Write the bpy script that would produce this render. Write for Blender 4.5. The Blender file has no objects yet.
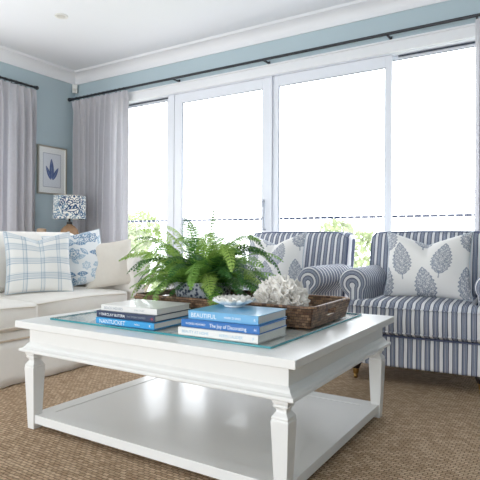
import bpy, bmesh, math, random
import numpy as np
from mathutils import Vector, Matrix, noise
R_ = math.radians
random.seed(7)
SC = bpy.context.scene
COL = SC.collection

# ------------------------------------------------------------------ helpers
def prop(o, label=None, cat=None, group=None, kind=None):
    if label: o['label'] = label
    if cat: o['category'] = cat
    if group: o['group'] = group
    if kind: o['kind'] = kind
    return o

def thing(name, label, cat, loc=(0, 0, 0), rz=0.0, group=None):
    o = bpy.data.objects.new(name, None)
    o.empty_display_size = 0.1
    COL.objects.link(o)
    o.location = loc
    o.rotation_euler = (0, 0, rz)
    return prop(o, label, cat, group)

def link(name, me, mat, parent=None, smooth=False, label=None):
    if smooth:
        me.polygons.foreach_set('use_smooth', [True] * len(me.polygons))
    if mat is not None:
        me.materials.clear(); me.materials.append(mat)
    o = bpy.data.objects.new(name, me)
    COL.objects.link(o)
    if parent: o.parent = parent
    if label: o['label'] = label
    return o

def copy_tree(o, parent=None):
    c = o.copy(); COL.objects.link(c)
    if parent: c.parent = parent
    for ch in [x for x in bpy.data.objects if x.parent == o]:
        copy_tree(ch, c)
    return c

class MB:
    def __init__(s): s.v = []; s.f = []
    def add(s, v, f):
        n = len(s.v); s.v += [tuple(p) for p in v]; s.f += [tuple(i + n for i in q) for q in f]
        return s
    def box(s, x0, x1, y0, y1, z0, z1):
        v = [(x0,y0,z0),(x1,y0,z0),(x1,y1,z0),(x0,y1,z0),(x0,y0,z1),(x1,y0,z1),(x1,y1,z1),(x0,y1,z1)]
        return s.add(v, [(0,3,2,1),(4,5,6,7),(0,1,5,4),(1,2,6,5),(2,3,7,6),(3,0,4,7)])
    def lathe(s, prof, c=(0,0,0), n=32, sq=False, a0=0.0):
        # prof: list of (r, z)
        if sq: n = 4; a0 = math.pi/4
        v = []; k = math.sqrt(2) if sq else 1.0
        for r, z in prof:
            for i in range(n):
                a = a0 + 2*math.pi*i/n
                v.append((c[0]+r*k*math.cos(a), c[1]+r*k*math.sin(a), c[2]+z))
        f = []
        for j in range(len(prof)-1):
            for i in range(n):
                i2 = (i+1) % n
                f.append((j*n+i, j*n+i2, (j+1)*n+i2, (j+1)*n+i))
        f.append(tuple(reversed(range(n)))); f.append(tuple(range((len(prof)-1)*n, len(prof)*n)))
        return s.add(v, f)
    def tube(s, pts, r, n=8, closed=False):
        pts = [Vector(p) for p in pts]; m = len(pts); v = []; f = []
        up = Vector((0, 0, 1))
        for i, p in enumerate(pts):
            a = pts[(i-1) % m] if (i > 0 or closed) else p
            b = pts[(i+1) % m] if (i < m-1 or closed) else p
            d = (b-a).normalized()
            u = up if abs(d.z) < .95 else Vector((1, 0, 0))
            x = d.cross(u).normalized(); y = x.cross(d)
            rr = r[i] if isinstance(r, (list, tuple)) else r
            for k in range(n):
                t = 2*math.pi*k/n
                v.append(p + x*rr*math.cos(t) + y*rr*math.sin(t))
        for i in range(m if closed else m-1):
            j = (i+1) % m
            for k in range(n):
                k2 = (k+1) % n
                f.append((i*n+k, i*n+k2, j*n+k2, j*n+k))
        if not closed:
            f.append(tuple(reversed(range(n)))); f.append(tuple(range((m-1)*n, m*n)))
        return s.add(v, f)
    def mesh(s, name='m', bevel=0.0, seg=2):
        me = bpy.data.meshes.new(name)
        me.from_pydata(s.v, [], s.f); me.update()
        bm = bmesh.new(); bm.from_mesh(me)
        bmesh.ops.recalc_face_normals(bm, faces=bm.faces)
        if bevel > 0:
            es = [e for e in bm.edges if len(e.link_faces) == 2 and e.calc_face_angle(0) > R_(28)]
            bmesh.ops.bevel(bm, geom=es, offset=bevel, segments=seg, profile=.5, affect='EDGES', clamp_overlap=True)
        bm.to_mesh(me); bm.free()
        return me
    def build(s, name, mat, parent=None, bevel=0.0, seg=2, smooth=False, label=None):
        me = s.mesh(name, bevel, seg)
        o = link(name, me, mat, parent, smooth, label)
        return o

def grid_mesh(fn, nu, nv, closed_u=False):
    v = [fn(i/(nu if closed_u else nu-1), j/(nv-1)) for j in range(nv) for i in range(nu)]
    f = []
    for j in range(nv-1):
        for i in range(nu if closed_u else nu-1):
            i2 = (i+1) % nu
            f.append((j*nu+i, j*nu+i2, (j+1)*nu+i2, (j+1)*nu+i))
    return v, f

def rbox(w, d, h, r, deform=None, m=10, k=5):
    """rounded box, centred, as (v, f)"""
    def samples(L, m):
        half = L/2; inner = half - r
        a = [-half + r*(1-math.cos(math.pi/2*i/k)) for i in range(k)]
        b = [-inner + 2*inner*i/m for i in range(m+1)]
        return a + b + [-q for q in reversed(a)]
    S = [samples(w, m), samples(d, m), samples(h, max(3, m//2))]
    half = (w/2, d/2, h/2)
    verts = {}; V = []; F = []
    def vid(p):
        key = tuple(round(c, 6) for c in p)
        if key not in verts:
            c = [max(-(half[i]-r), min(half[i]-r, p[i])) for i in range(3)]
            dv = Vector([p[i]-c[i] for i in range(3)])
            L = dv.length
            q = Vector(c) + (dv/L*r if L > 1e-9 else dv)
            if deform: q = Vector(deform(q.x, q.y, q.z))
            verts[key] = len(V); V.append(tuple(q))
        return verts[key]
    for ax in range(3):
        a, b = [(1, 2), (2, 0), (0, 1)][ax]
        for sg in (-1, 1):
            for i in range(len(S[a])-1):
                for j in range(len(S[b])-1):
                    q = []
                    for (ii, jj) in ((i, j), (i+1, j), (i+1, j+1), (i, j+1)):
                        p = [0, 0, 0]; p[ax] = sg*half[ax]; p[a] = S[a][ii]; p[b] = S[b][jj]
                        q.append(vid(p))
                    if sg < 0: q.reverse()
                    F.append(tuple(q))
    return V, F

def xf(v, loc=(0, 0, 0), rot=(0, 0, 0)):
    from mathutils import Euler
    M = Matrix.Translation(loc) @ Euler(rot).to_matrix().to_4x4()
    return [tuple(M @ Vector(p)) for p in v]

# ------------------------------------------------------------------ materials
def srgb(r, g, b):
    f = lambda c: (c/255/12.92) if c/255 <= .04045 else ((c/255+.055)/1.055)**2.4
    return (f(r), f(g), f(b), 1)

def nt_new(name):
    m = bpy.data.materials.new(name); m.use_nodes = True
    return m, m.node_tree, m.node_tree.nodes['Principled BSDF']

def mat(name, col, rough=.6, var=.04, vscale=8, bump=0.0, bscale=200, metal=0, spec=.5, coat=0, transl=0, bdist=.002, sss=0):
    m, nt, b = nt_new(name)
    b.inputs['Roughness'].default_value = rough
    b.inputs['Metallic'].default_value = metal
    b.inputs['Specular IOR Level'].default_value = spec
    b.inputs['Coat Weight'].default_value = coat
    tc = nt.nodes.new('ShaderNodeTexCoord')
    nz = nt.nodes.new('ShaderNodeTexNoise'); nz.inputs['Scale'].default_value = vscale; nz.inputs['Detail'].default_value = 4
    nt.links.new(tc.outputs['Object'], nz.inputs['Vector'])
    mr = nt.nodes.new('ShaderNodeMapRange')
    mr.inputs['To Min'].default_value = 1-var; mr.inputs['To Max'].default_value = 1+var
    nt.links.new(nz.outputs['Fac'], mr.inputs['Value'])
    mx = nt.nodes.new('ShaderNodeVectorMath'); mx.operation = 'SCALE'
    mx.inputs[0].default_value = col[:3]
    nt.links.new(mr.outputs[0], mx.inputs['Scale'])
    nt.links.new(mx.outputs[0], b.inputs['Base Color'])
    if bump:
        n2 = nt.nodes.new('ShaderNodeTexNoise'); n2.inputs['Scale'].default_value = bscale; n2.inputs['Detail'].default_value = 3
        nt.links.new(tc.outputs['Object'], n2.inputs['Vector'])
        bp = nt.nodes.new('ShaderNodeBump'); bp.inputs['Strength'].default_value = bump; bp.inputs['Distance'].default_value = bdist
        nt.links.new(n2.outputs['Fac'], bp.inputs['Height']); nt.links.new(bp.outputs[0], b.inputs['Normal'])
    if transl:
        t = nt.nodes.new('ShaderNodeBsdfTranslucent')
        nt.links.new(mx.outputs[0], t.inputs['Color'])
        ms = nt.nodes.new('ShaderNodeMixShader'); ms.inputs[0].default_value = transl
        out = nt.nodes['Material Output']
        nt.links.new(b.outputs[0], ms.inputs[1]); nt.links.new(t.outputs[0], ms.inputs[2])
        nt.links.new(ms.outputs[0], out.inputs['Surface'])
    return m

def mat_attr(name, rough=.85, bump=.25, transl=0):
    """woven cloth or paper, printed pattern held in the mesh's colour attribute"""
    m, nt, b = nt_new(name)
    a = nt.nodes.new('ShaderNodeVertexColor'); a.layer_name = 'print'
    nt.links.new(a.outputs['Color'], b.inputs['Base Color'])
    b.inputs['Roughness'].default_value = rough
    b.inputs['Specular IOR Level'].default_value = .25
    if bump:
        tc = nt.nodes.new('ShaderNodeTexCoord')
        n2 = nt.nodes.new('ShaderNodeTexNoise'); n2.inputs['Scale'].default_value = 350
        nt.links.new(tc.outputs['Object'], n2.inputs['Vector'])
        bp = nt.nodes.new('ShaderNodeBump'); bp.inputs['Strength'].default_value = bump; bp.inputs['Distance'].default_value = .001
        nt.links.new(n2.outputs['Fac'], bp.inputs['Height']); nt.links.new(bp.outputs[0], b.inputs['Normal'])
    if transl:
        t = nt.nodes.new('ShaderNodeBsdfTranslucent'); nt.links.new(a.outputs['Color'], t.inputs['Color'])
        ms = nt.nodes.new('ShaderNodeMixShader'); ms.inputs[0].default_value = transl
        nt.links.new(b.outputs[0], ms.inputs[1]); nt.links.new(t.outputs[0], ms.inputs[2])
        nt.links.new(ms.outputs[0], nt.nodes['Material Output'].inputs['Surface'])
    return m

def mat_glass(name, tint=(1, 1, 1, 1), ior=1.5, rough=0.0):
    m = bpy.data.materials.new(name); m.use_nodes = True; nt = m.node_tree
    nt.nodes.remove(nt.nodes['Principled BSDF'])
    tr = nt.nodes.new('ShaderNodeBsdfTransparent'); tr.inputs[0].default_value = tint
    gl = nt.nodes.new('ShaderNodeBsdfGlossy'); gl.inputs['Roughness'].default_value = rough
    fr = nt.nodes.new('ShaderNodeFresnel'); fr.inputs[0].default_value = ior
    ge = nt.nodes.new('ShaderNodeNewGeometry')
    ma = nt.nodes.new('ShaderNodeMath'); ma.operation = 'SUBTRACT'; ma.inputs[0].default_value = 1
    nt.links.new(ge.outputs['Backfacing'], ma.inputs[1])
    mu = nt.nodes.new('ShaderNodeMath'); mu.operation = 'MULTIPLY'
    nt.links.new(fr.outputs[0], mu.inputs[0]); nt.links.new(ma.outputs[0], mu.inputs[1])
    ms = nt.nodes.new('ShaderNodeMixShader')
    nt.links.new(mu.outputs[0], ms.inputs[0]); nt.links.new(tr.outputs[0], ms.inputs[1]); nt.links.new(gl.outputs[0], ms.inputs[2])
    nt.links.new(ms.outputs[0], nt.nodes['Material Output'].inputs['Surface'])
    return m

def mat_stripe(name, axis, period=.049):
    m, nt, b = nt_new(name)
    tc = nt.nodes.new('ShaderNodeTexCoord'); sp = nt.nodes.new('ShaderNodeSeparateXYZ')
    nt.links.new(tc.outputs['Object'], sp.inputs[0])
    d = nt.nodes.new('ShaderNodeMath'); d.operation = 'DIVIDE'; d.inputs[1].default_value = period
    if axis == 1:   # arms: stripes run over the roll, so follow the cloth's own length
        at = nt.nodes.new('ShaderNodeAttribute'); at.attribute_name = 'cloth_run'; nt.links.new(at.outputs['Fac'], d.inputs[0])
    else: nt.links.new(sp.outputs[axis], d.inputs[0])
    # slight wobble of the weave
    nz = nt.nodes.new('ShaderNodeTexNoise'); nz.inputs['Scale'].default_value = 6
    nt.links.new(tc.outputs['Object'], nz.inputs['Vector'])
    ad = nt.nodes.new('ShaderNodeMath'); ad.operation = 'MULTIPLY_ADD'; ad.inputs[1].default_value = .12
    nt.links.new(nz.outputs['Fac'], ad.inputs[0]); nt.links.new(d.outputs[0], ad.inputs[2])
    fr = nt.nodes.new('ShaderNodeMath'); fr.operation = 'FRACT'
    nt.links.new(ad.outputs[0], fr.inputs[0])
    cr = nt.nodes.new('ShaderNodeValToRGB'); cr.color_ramp.interpolation = 'CONSTANT'
    W = srgb(226, 226, 228); N = srgb(68, 76, 98); S = srgb(140, 146, 163); P = srgb(190, 194, 204)
    stops = [(0, W), (.22, N), (.32, S), (.46, N), (.50, P), (.57, N), (.61, S), (.76, N), (.86, W)]
    e = cr.color_ramp.elements
    e[0].position = 0; e[0].color = W; e[1].position = .22; e[1].color = N
    for p, c in stops[2:]:
        q = e.new(p); q.color = c
    nt.links.new(fr.outputs[0], cr.inputs[0]); nt.links.new(cr.outputs[0], b.inputs['Base Color'])
    b.inputs['Roughness'].default_value = .85; b.inputs['Specular IOR Level'].default_value = .2
    n2 = nt.nodes.new('ShaderNodeTexNoise'); n2.inputs['Scale'].default_value = 300
    nt.links.new(tc.outputs['Object'], n2.inputs['Vector'])
    bp = nt.nodes.new('ShaderNodeBump'); bp.inputs['Strength'].default_value = .2; bp.inputs['Distance'].default_value = .001
    nt.links.new(n2.outputs['Fac'], bp.inputs['Height']); nt.links.new(bp.outputs[0], b.inputs['Normal'])
    return m

def mat_sisal():
    m, nt, b = nt_new('sisal_weave')
    N = nt.nodes.new; L = nt.links.new
    tc = N('ShaderNodeTexCoord')
    wob = N('ShaderNodeTexNoise'); wob.inputs['Scale'].default_value = 14; L(tc.outputs['Object'], wob.inputs['Vector'])
    sc = N('ShaderNodeVectorMath'); sc.operation = 'SCALE'; sc.inputs['Scale'].default_value = .010
    L(wob.outputs['Color'], sc.inputs[0])
    ad = N('ShaderNodeVectorMath'); ad.operation = 'ADD'; L(tc.outputs['Object'], ad.inputs[0]); L(sc.outputs[0], ad.inputs[1])
    br = N('ShaderNodeTexBrick'); L(ad.outputs[0], br.inputs['Vector'])
    br.inputs['Scale'].default_value = 1.0
    br.inputs['Brick Width'].default_value = .028; br.inputs['Row Height'].default_value = .0155
    br.inputs['Mortar Size'].default_value = .0023; br.inputs['Mortar Smooth'].default_value = .9
    br.offset = .5
    br.inputs['Color1'].default_value = srgb(206, 180, 151); br.inputs['Color2'].default_value = srgb(172, 145, 117)
    br.inputs['Mortar'].default_value = srgb(112, 90, 70)
    nz = N('ShaderNodeTexNoise'); nz.inputs['Scale'].default_value = 90; nz.inputs['Detail'].default_value = 4
    L(tc.outputs['Object'], nz.inputs['Vector'])
    mr = N('ShaderNodeMapRange'); mr.inputs['To Min'].default_value = .72; mr.inputs['To Max'].default_value = 1.22
    mr.inputs['From Min'].default_value = .25; mr.inputs['From Max'].default_value = .75
    L(nz.outputs['Fac'], mr.inputs['Value'])
    mx = N('ShaderNodeVectorMath'); mx.operation = 'SCALE'; L(br.outputs['Color'], mx.inputs[0]); L(mr.outputs[0], mx.inputs['Scale'])
    L(mx.outputs[0], b.inputs['Base Color'])
    b.inputs['Roughness'].default_value = .9; b.inputs['Specular IOR Level'].default_value = .15
    iv = N('ShaderNodeMath'); iv.operation = 'SUBTRACT'; iv.inputs[0].default_value = 1; L(br.outputs['Fac'], iv.inputs[1])
    bp = N('ShaderNodeBump'); bp.inputs['Strength'].default_value = .9; bp.inputs['Distance'].default_value = .004
    L(iv.outputs[0], bp.inputs['Height']); L(bp.outputs[0], b.inputs['Normal'])
    return m

def mat_wicker():
    m, nt, b = nt_new('rattan_weave')
    N = nt.nodes.new; L = nt.links.new
    tc = N('ShaderNodeTexCoord'); sp = N('ShaderNodeSeparateXYZ'); L(tc.outputs['Object'], sp.inputs[0])
    s = N('ShaderNodeMath'); s.operation = 'ADD'; L(sp.outputs[0], s.inputs[0]); L(sp.outputs[1], s.inputs[1])
    cb = N('ShaderNodeCombineXYZ'); L(s.outputs[0], cb.inputs[0]); L(sp.outputs[2], cb.inputs[1])
    br = N('ShaderNodeTexBrick'); L(cb.outputs[0], br.inputs['Vector'])
    br.inputs['Scale'].default_value = 1; br.inputs['Brick Width'].default_value = .019; br.inputs['Row Height'].default_value = .0115
    br.inputs['Mortar Size'].default_value = .0012; br.inputs['Mortar Smooth'].default_value = .8
    br.inputs['Color1'].default_value = srgb(158, 124, 96); br.inputs['Color2'].default_value = srgb(92, 66, 50)
    br.inputs['Mortar'].default_value = srgb(34, 25, 20)
    L(br.outputs['Color'], b.inputs['Base Color'])
    b.inputs['Roughness'].default_value = .5
    iv = N('ShaderNodeMath'); iv.operation = 'SUBTRACT'; iv.inputs[0].default_value = 1; L(br.outputs['Fac'], iv.inputs[1])
    bp = N('ShaderNodeBump'); bp.inputs['Strength'].default_value = 1; bp.inputs['Distance'].default_value = .003
    L(iv.outputs[0], bp.inputs['Height']); L(bp.outputs[0], b.inputs['Normal'])
    return m

def mat_pages():
    m, nt, b = nt_new('page_edges')
    N = nt.nodes.new; L = nt.links.new
    tc = N('ShaderNodeTexCoord'); sp = N('ShaderNodeSeparateXYZ'); L(tc.outputs['Object'], sp.inputs[0])
    w = N('ShaderNodeMath'); w.operation = 'MULTIPLY'; w.inputs[1].default_value = 2600; L(sp.outputs[2], w.inputs[0])
    s = N('ShaderNodeMath'); s.operation = 'SINE'; L(w.outputs[0], s.inputs[0])
    mr = N('ShaderNodeMapRange'); mr.inputs['From Min'].default_value = -1; mr.inputs['To Min'].default_value = .78; mr.inputs['To Max'].default_value = 1
    L(s.outputs[0], mr.inputs['Value'])
    mx = N('ShaderNodeVectorMath'); mx.operation = 'SCALE'; mx.inputs[0].default_value = srgb(226, 224, 218)[:3]; L(mr.outputs[0], mx.inputs['Scale'])
    L(mx.outputs[0], b.inputs['Base Color']); b.inputs['Roughness'].default_value = .8
    return m

def mat_speckle():
    m, nt, b = nt_new('speckled_glaze')
    N = nt.nodes.new; L = nt.links.new
    tc = N('ShaderNodeTexCoord'); v = N('ShaderNodeTexVoronoi'); v.inputs['Scale'].default_value = 62; L(tc.outputs['Object'], v.inputs['Vector'])
    cr = N('ShaderNodeValToRGB'); e = cr.color_ramp.elements
    e[0].position = .36; e[0].color = srgb(72, 82, 106); e[1].position = .5; e[1].color = srgb(206, 210, 216)
    L(v.outputs['Distance'], cr.inputs[0]); L(cr.outputs[0], b.inputs['Base Color']); b.inputs['Roughness'].default_value = .3
    return m

def mat_rail():
    m, nt, b = nt_new('clipped_rail')
    N = nt.nodes.new; L = nt.links.new
    tc = N('ShaderNodeTexCoord'); sp = N('ShaderNodeSeparateXYZ'); L(tc.outputs['Object'], sp.inputs[0])
    w = N('ShaderNodeMath'); w.operation = 'DIVIDE'; w.inputs[1].default_value = .092; L(sp.outputs[0], w.inputs[0])
    f = N('ShaderNodeMath'); f.operation = 'FRACT'; L(w.outputs[0], f.inputs[0])
    cr = N('ShaderNodeValToRGB'); cr.color_ramp.interpolation = 'CONSTANT'; e = cr.color_ramp.elements
    e[0].position = 0; e[0].color = srgb(46, 50, 72); e[1].position = .8; e[1].color = srgb(226, 228, 236)
    L(f.outputs[0], cr.inputs[0]); L(cr.outputs[0], b.inputs['Base Color']); b.inputs['Roughness'].default_value = .9
    b.inputs['Specular IOR Level'].default_value = 0.1
    return m

M = dict(
    wall=mat('blue_wall_paint', srgb(178, 195, 202), .75, .015, 3, .05, 120),
    ceil=mat('white_ceiling_paint', srgb(232, 235, 240), .9, .01, 2),
    trim=mat('white_trim_paint', srgb(232, 233, 236), .5, .01, 3),
    alu=mat('white_aluminium', srgb(226, 229, 236), .35, .01, 3),
    gasket=mat('dark_gasket', srgb(60, 66, 78), .6),
    alu_grey=mat('grey_metal', srgb(150, 156, 166), .35, metal=.6),
    table=mat('white_satin_paint', srgb(229, 228, 225), .30, .012, 5, coat=.12),
    linen=mat('cream_linen', srgb(234, 230, 224), .9, .03, 30, .35, 260, spec=.2),
    linen2=mat('oatmeal_linen', srgb(226, 219, 209), .9, .04, 40, .35, 260, spec=.2),
    tan=mat('taupe_linen', srgb(205, 188, 168), .9, .03, 30, .3, 260, spec=.2),
    curtain=mat('grey_curtain_cloth', srgb(190, 189, 194), .9, .06, 40, .15, 300, spec=.1, transl=.15),
    rod=mat('black_rod_metal', srgb(28, 32, 38), .4, spec=.5),
    rattan=mat_wicker(),
    rattan2=mat('turned_timber', srgb(150, 118, 88), .6, .18, 30, .2, 100),
    timber=mat('pale_timber', srgb(182, 158, 134), .6, .1, 20),
    darkwood=mat('dark_stained_wood', srgb(34, 26, 26), .3, .1, 20),
    brownwood=mat('brown_wood', srgb(96, 70, 54), .4, .1, 20),
    brass=mat('aged_brass', srgb(178, 146, 92), .3, metal=.9),
    silver=mat('champagne_silver', srgb(178, 172, 160), .35, .05, 30, metal=.6),
    white=mat('white_ceramic', srgb(240, 238, 232), .25, .01, 10),
    coral=mat('white_coral', srgb(240, 236, 230), .8, .05, 60, .4, 160),
    leaf=mat('fern_green', srgb(134, 178, 84), .55, .30, 9, spec=.3, transl=.35),
    leaf3=mat('fern_lime_green', srgb(176, 206, 108), .55, .25, 9, spec=.3, transl=.35),
    leaf2=mat('fern_dark_green', srgb(70, 118, 58), .55, .28, 9, spec=.3, transl=.3),
    stem=mat('fern_stem', srgb(96, 88, 50), .6),
    soil=mat('potting_soil', srgb(58, 44, 34), .95, .3, 60, .6, 90),
    pages=mat_pages(), speckle=mat_speckle(), sisal=mat_sisal(), rail=mat_rail(),
    b_white=mat('white_book_jacket', srgb(224, 223, 220), .35, .02, 20, coat=.3),
    b_navy=mat('navy_book_jacket', srgb(40, 54, 84), .35, .03, 20, coat=.3),
    b_cyan=mat('bright_blue_book_jacket', srgb(48, 150, 206), .35, .03, 20, coat=.3),
    b_sky=mat('sky_blue_book_jacket', srgb(106, 172, 214), .35, .03, 20, coat=.3),
    b_blue=mat('cobalt_book_jacket', srgb(22, 104, 176), .35, .03, 20, coat=.3),
    ink_w=mat('white_ink', srgb(236, 240, 242), .5), ink_g=mat('grey_ink', srgb(150, 160, 170), .5),
    ink_b=mat('pale_blue_ink', srgb(150, 186, 206), .5), ink_r=mat('red_ink', srgb(190, 60, 70), .5),
    glass=mat_glass('window_glass'), tglass=mat_glass('table_glass', (.985, 1, .995, 1)),
    glass_edge=mat('aqua_glass_edge', srgb(60, 142, 150), .15, .2, 12, spec=.8),
    deck=mat('pale_deck', srgb(190, 186, 180), .8, .05, 10), ground=mat('lawn', srgb(150, 160, 130), .9, .2, 2),
    tree=mat('garden_foliage', srgb(150, 160, 118), .8, .35, 1.2, transl=.3), bark=mat('bark', srgb(110, 95, 80), .9, .1, 10),
    sx=mat_stripe('ticking_stripe_across', 0), sy=mat_stripe('ticking_stripe_along', 1),
    pil=mat_attr('printed_cotton'), shade=mat_attr('printed_shade', transl=.25), paper=mat_attr('print_paper', .6, 0),
    piping=mat('navy_grey_piping', srgb(92, 100, 126), .8), plastic=mat('white_plastic', srgb(226, 226, 222), .4),
    lens=mat('frosted_lens', srgb(205, 203, 196), .3),
    pipe_w=mat('grey_blue_cord', srgb(196, 206, 214), .8),
)

# ------------------------------------------------------------------ room shell
YW, XL, XR, YB, ZC = 4.25, -5.03, 2.6, -2.4, 2.84
T = .16
def struct(o): o['kind'] = 'structure'; return o
struct(MB().box(XL-T, XR+T, YB-T, YW+T, -.12, 0).build('floor', M['sisal']))
struct(MB().box(XL-T, XR+T, YB-T, YW+T, ZC, ZC+.12).build('ceiling', M['ceil']))
def wall_x(name, y0, y1, holes):  # wall running along X between y0,y1
    m = MB(); x = XL-T
    for (a, b, z0, z1) in holes:
        m.box(x, a, y0, y1, 0, ZC)
        if z0 > 0: m.box(a, b, y0, y1, 0, z0)
        m.box(a, b, y0, y1, z1, ZC); x = b
    m.box(x, XR+T, y0, y1, 0, ZC)
    return struct(m.build(name, M['wall']))
def wall_y(name, x0, x1, holes):
    m = MB(); y = YB
    for (a, b, z0, z1) in holes:
        m.box(x0, x1, y, a, 0, ZC)
        if z0 > 0: m.box(x0, x1, a, b, 0, z0)
        m.box(x0, x1, a, b, z1, ZC); y = b
    m.box(x0, x1, y, YW, 0, ZC)
    return struct(m.build(name, M['wall']))
OX0, OX1, OZ = -4.58, -.10, 2.42
wall_x('wall_back', YW, YW+T, [(OX0, OX1, 0, OZ)])
wall_y('wall_left', XL-T, XL, [(.5, 3.35, 0, 2.36)])
wall_y('wall_right', XR, XR+T, [])
wall_x('wall_front', YB-T, YB, [(-4.2, .4, 0, 2.15)])  # unseen opening behind the camera, sized for the fill light it lets in

# cornice: cove profile swept round the room
def cornice(name, p, q, n):
    # p->q along the wall at z, n = inward normal
    prof = [(0, -.125), (.012, -.125), (.014, -.112)]
    for i in range(9):
        a = math.pi/2*i/8
        prof.append((.014+.082*(1-math.cos(a)), -.112+.092*math.sin(a)))
    prof += [(.108, -.020), (.110, -.010), (.116, -.010), (.118, 0), (0, 0)]
    p, q, n = Vector(p), Vector(q), Vector(n); d = (q-p).normalized(); v = []; 
    for e, s in ((p, 1), (q, -1)):
        for (o, z) in prof:
            v.append(e + n*o + d*s*o + Vector((0, 0, ZC+z)))
    k = len(prof); f = [(i, (i+1) % k, k+(i+1) % k, k+i) for i in range(k)]
    f += [tuple(range(k)), tuple(range(2*k-1, k-1, -1))]
    struct(MB().add(v, f).build(name, M['trim']))
cornice('trim_1', (XL, YW, 0), (XR, YW, 0), (0, -1, 0))
cornice('trim_2', (XL, YB, 0), (XL, YW, 0), (1, 0, 0))
cornice('trim_3', (XR, YB, 0), (XR, YW, 0), (-1, 0, 0))
cornice('trim_4', (XL, YB, 0), (XR, YB, 0), (0, 1, 0))
struct(MB().box(XL+.001, XL+.018, 3.45, YW-.02, 0, .14).build('baseboard_left', M['trim'], bevel=.004))
struct(MB().box(XL+.02, OX0-.09, YW-.018, YW-.001, 0, .14).build('baseboard_back', M['trim'], bevel=.004))
struct(MB().box(XR-.018, XR-.001, YB+.02, YW-.02, 0, .14).build('baseboard_right', M['trim'], bevel=.004))

# ---- the sliding window wall
def win(name):
    o = bpy.data.objects.new(name, None); COL.objects.link(o); o['kind'] = 'structure'; return o
w1 = win('window_1')
m = MB()
m.box(OX0-.085, OX0, YW-.022, YW-.001, 0, 2.475).box(OX1, OX1+.085, YW-.022, YW-.001, 0, 2.475)
m.box(OX0, OX1, YW-.022, YW-.001, OZ-.03, 2.475)
m.box(OX0-.10, OX1+.10, YW-.036, YW-.001, 2.475, 2.49)
m.build('architrave', M['trim'], w1, bevel=.003)
m = MB()
m.box(OX0+.001, OX0+.05, YW+.001, YW+.13, 0.001, OZ-.035).box(OX1-.05, OX1-.001, YW+.001, YW+.13, .001, OZ-.035)
m.box(OX0+.001, OX1-.001, YW+.001, YW+.13, OZ-.035, OZ-.001).box(OX0+.05, OX1-.05, YW+.001, YW+.13, .001, .035)
m.build('window_frame', M['alu'], w1, bevel=.002)
# fixed panes sit on the rear track, sliding sashes on the front track
def sash(x0, x1, yc, zt, sl, sr, tr, nm, glz):
    m = MB(); z0 = .036
    m.box(x0, x0+sl, yc-.02, yc+.02, z0, zt).box(x1-sr, x1, yc-.02, yc+.02, z0, zt)
    m.box(x0+sl, x1-sr, yc-.02, yc+.02, zt-tr, zt).box(x0+sl, x1-sr, yc-.02, yc+.02, z0, z0+.10)
    s = m.build(nm, M['alu'], w1, bevel=.003)
    MB().box(x0+sl-.004, x1-sr+.004, yc-.004, yc+.004, z0+.096, zt-tr+.004).build('glass_pane', M['glass'], s)
    g = MB(); xa, xb, zb, zz = x0+sl, x1-sr, z0+.10, zt-tr
    g.box(xa, xa+.007, yc-.012, yc-.005, zb, zz).box(xb-.007, xb, yc-.012, yc-.005, zb, zz).box(xa+.007, xb-.007, yc-.012, yc-.005, zz-.007, zz)
    g.build('gasket', M['alu_grey'], s)
    return s
zt = OZ-.036
sash(OX0+.051, -3.580, YW+.095, zt, .05, .065, .028, 'fixed_sash', 1)
s2 = sash(-3.497, -2.330, YW+.04, zt, .10, .095, .095, 'sliding_sash', 1)
s3 = sash(-2.310, -1.197, YW+.04, zt, .058, .052, .095, 'sliding_sash', 1)
sash(-1.225, OX1-.051, YW+.095, zt, .008, .05, .028, 'fixed_sash', 1)
MB().box(-3.580, -3.499, YW+.012, YW+.072, .036, zt).box(-2.329, -2.311, YW+.0, YW+.07, .036, zt).build('mullion', M['alu'], w1, bevel=.003)
# dark seals above the fixed panes
m = MB(); m.box(OX0+.06, -3.58, YW+.055, YW+.068, zt-.014, zt-.004).box(-1.155, OX1-.06, YW+.055, YW+.068, zt-.014, zt-.004)
m.build('head_seal', M['gasket'], w1)
# pull handle
m = MB(); hx = -2.378; hy = YW+.018
pts = [(hx-.028, hy, 1.205), (hx-.024, hy-.035, 1.212), (hx-.004, hy-.045, 1.21), (hx+.004, hy-.045, 1.19), (hx+.004, hy-.045, .96), (hx-.002, hy-.04, .945), (hx-.012, hy, .945)]
m.tube(pts, .0085, 8); m.box(hx-.04, hx-.018, hy-.006, hy, 1.16, 1.23)
m.lathe([(.012, 0), (.012, .012)], (hx-.034, hy-.012, 1.05), 16)
m.build('door_handle', M['alu_grey'], s2, label='grey pull handle')
# left wall window (mostly behind its curtain)
w2 = win('window_2'); m = MB(); yy0, yy1 = .5, 3.35
m.box(XL-.13, XL-.001, yy0+.001, yy0+.06, .001, 2.359).box(XL-.13, XL-.001, yy1-.06, yy1-.001, .001, 2.359)
m.box(XL-.13, XL-.001, yy0+.06, yy1-.06, 2.30, 2.359).box(XL-.13, XL-.001, yy0+.06, yy1-.06, .001, .06)
m.box(XL-.10, XL-.05, 1.90, 1.97, .06, 2.30)
m.build('window_frame', M['alu'], w2, bevel=.003)
MB().box(XL-.082, XL-.074, yy0+.05, yy1-.05, .05, 2.31).build('glass_pane', M['glass'], w2)
m = MB(); m.box(XL+.001, XL+.02, yy1, yy1+.08, 0.0, 2.44).box(XL+.001, XL+.02, yy0-.08, yy0, 0, 2.44).box(XL+.001, XL+.02, yy0, yy1, 2.36, 2.44)
m.build('architrave', M['trim'], w2, bevel=.003)

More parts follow.
